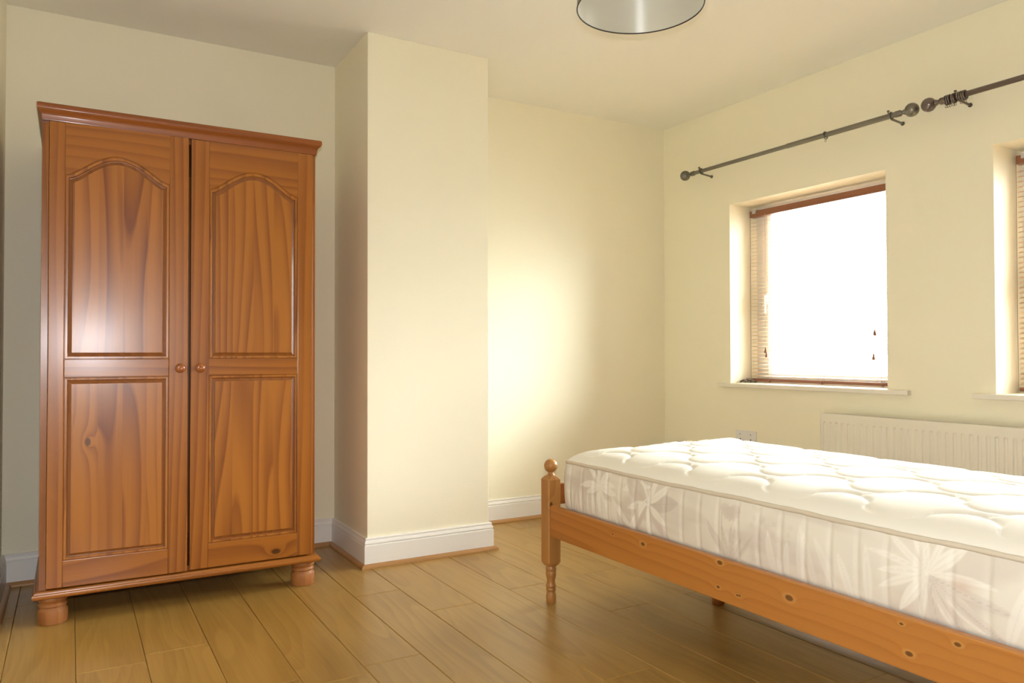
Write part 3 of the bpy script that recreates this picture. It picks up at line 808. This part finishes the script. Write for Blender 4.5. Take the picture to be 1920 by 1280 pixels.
base += .006 * np.exp(-(((TX - 2.40) / .1) ** 2 + ((TY - 2.30) / .12) ** 2))
base -= .006 * np.exp(-(((TX - 1.98) / .12) ** 2 + ((TY - 2.34) / .08) ** 2))
P_, A_ = .305, .052
def seam(k):
    ph = (TY - 2.075) / P_
    tri = 2 * np.abs(2 * (ph - np.floor(ph + .5))) - 1
    wv = .55 * np.sin(2 * PI * ph) + .45 * np.sign(np.sin(2 * PI * ph)) * np.abs(np.sin(2 * PI * ph)) ** .35
    return X0 + .075 + .145 * k + A_ * wv * (1 if k % 2 == 0 else -1)
dmin = np.full(TX.shape, 9.0)
for k in range(0, 7): dmin = np.minimum(dmin, np.abs(TX - seam(k)))
for k in range(0, 7):          # short ties that link the waves
    for j in range(-1, 7):
        yc_ = 2.075 - P_ * (j + (.25 if k % 2 else .75)) + .02
        d_ = np.hypot((TY - yc_) + .35 * (TX - (X0 + .145 * k)), np.maximum(np.abs(TX - (X0 + .148 + .145 * k)) - .035, 0) * 1.0)
        dmin = np.minimum(dmin, d_)
gate = smooth(.03, .06, ed)
quilt = -.0065 * np.exp(-(dmin / .008)) - .0042 * np.exp(-(dmin / .028))
quilt += .003
TZ = base + quilt * gate
# crumpled label and loose cloth at the foot end
crm = np.exp(-(((TX - 2.12) / .16) ** 2 + ((TY - 2.30) / .055) ** 2))
TZ += crm * .006 * np.sin(TX * 140 + 3 * np.sin(TY * 60)) * np.sin(TY * 90 + TX * 25)
grid_mesh('quilted_top', TX, TY, TZ, MATT_TOP, mat_, MO)
# tape edging above and a thinner one below
def tape(z, off, r, nm, wav):
    n = NP // 2; R = []
    for i in range(0, NP, 2):
        x, y, ax, ay, s = PER[i]; ring = []
        zz = z + wav * math.sin(s * 9) + wav * .6 * math.sin(s * 31 + 1)
        for j in range(8):
            a = 2 * PI * j / 8
            rr = r * (1 + .06 * math.sin(s * 90))
            ring.append((x + ax * (off + rr * math.cos(a)), y + ay * (off + rr * math.cos(a)), zz + rr * 1.25 * math.sin(a)))
        R.append(ring)
    R.append(R[0]); m = MB(); m.rings(R, False, False); m.build(nm, PIPE, mat_, org=MO, smooth=70)
tape(ZP + .0005, .001, .0052, 'tape_edge', .0012); tape(ZB + .003, -.013, .004, 'tape_edge', .0)
m = MB(); m.box(X0 + .03, X1 - .03, Y0 + .03, Y1 - .03, ZB, ZB + .01); m.build('underside', MATT_TOP, mat_, org=MO)
# sewn-in care label lying crumpled near the foot end
LX, LY = np.meshgrid(np.linspace(0, 1, 26), np.linspace(0, 1, 10))
lx = 2.03 + .17 * LX + .012 * np.sin(LY * 5); ly = 2.315 + .045 * LY + .012 * np.sin(LX * 7)
led = np.clip(Y1 - ly, 0, 9)
lz = ZP + .003 + .047 * (1 - np.exp(-led / .05)) + .008 * np.sin(PI * (lx - X0) / (X1 - X0)) + .006 * np.abs(np.sin(LX * 9 + LY * 2)) + .003 * LY * np.sin(LX * 14)
grid_mesh('care_label', lx, ly, lz, paint('care_label_cloth', (.74, .68, .56), .6), mat_, MO)

# ------------------------------------------------------------------ pendant lamp
LC = (1.5594, 1.8611); LR = .1997; LZ = 2.05
lp = thing('pendant_lamp', 'drum pendant lampshade with silver lining and dark rim hanging from the ceiling', 'lamp', (LC[0], LC[1], LZ)); o = (LC[0], LC[1], LZ)
HS = .24
m = MB(); m.lathe([(LR - .0015, .0), (LR - .0015, HS)], (LC[0], LC[1], LZ), n=96)
m.f = m.f[:-2]; m.mi = m.mi[:-2]; m.build('lining', LINING, lp, org=o, smooth=40)
m = MB(); m.lathe([(LR, .0), (LR, HS)], (LC[0], LC[1], LZ), n=96)
m.f = m.f[:-2]; m.mi = m.mi[:-2]; m.build('shade', SHADE_OUT, lp, org=o, smooth=40)
for z in (0, HS):
    m = MB(); rr = []
    for i in range(97):
        a = 2 * PI * i / 96
        rr.append([(LC[0] + (LR + .0023 * math.cos(2 * PI * j / 8)) * math.cos(a), LC[1] + (LR + .0023 * math.cos(2 * PI * j / 8)) * math.sin(a), LZ + z + .0023 * math.sin(2 * PI * j / 8)) for j in range(8)])
    m.rings(rr, False, False); m.build('rim', RIMM, lp, org=o, smooth=60)
m = MB()
for k in range(3):
    a = 2 * PI * k / 3 + .5
    m.tube([(LC[0] + .02 * math.cos(a), LC[1] + .02 * math.sin(a), LZ + .20), (LC[0] + (LR - .002) * math.cos(a), LC[1] + (LR - .002) * math.sin(a), LZ + HS - .003)], .0022, 6)
ring = [(LC[0] + .021 * math.cos(2 * PI * i / 20), LC[1] + .021 * math.sin(2 * PI * i / 20), LZ + .20) for i in range(21)]
m.tube(ring, .0025, 6); m.build('spider', UPVC, lp, org=o)
m = MB(); m.lathe([(.018, .155), (.018, .215), (.012, .235), (.003, .25)], (LC[0], LC[1], LZ), n=20); m.build('bulb_holder', UPVC, lp, org=o, smooth=40)
m = MB(); m.lathe([(.014, .156), (.016, .15), (.027, .12), (.030, .10), (.026, .08), (.014, .066), (0, .062)], (LC[0], LC[1], LZ), n=24); m.build('bulb', BULBM, lp, org=o, smooth=60)
m = MB(); m.tube([(LC[0], LC[1], LZ + .245), (LC[0], LC[1], H - .02)], .003, 8); m.build('flex', UPVC, lp, org=o)
m = MB(); m.lathe([(.012, -.045), (.03, -.035), (.045, -.015), (.048, 0)], (LC[0], LC[1], H), n=28); m.build('ceiling_rose', UPVC, lp, org=o, smooth=40)
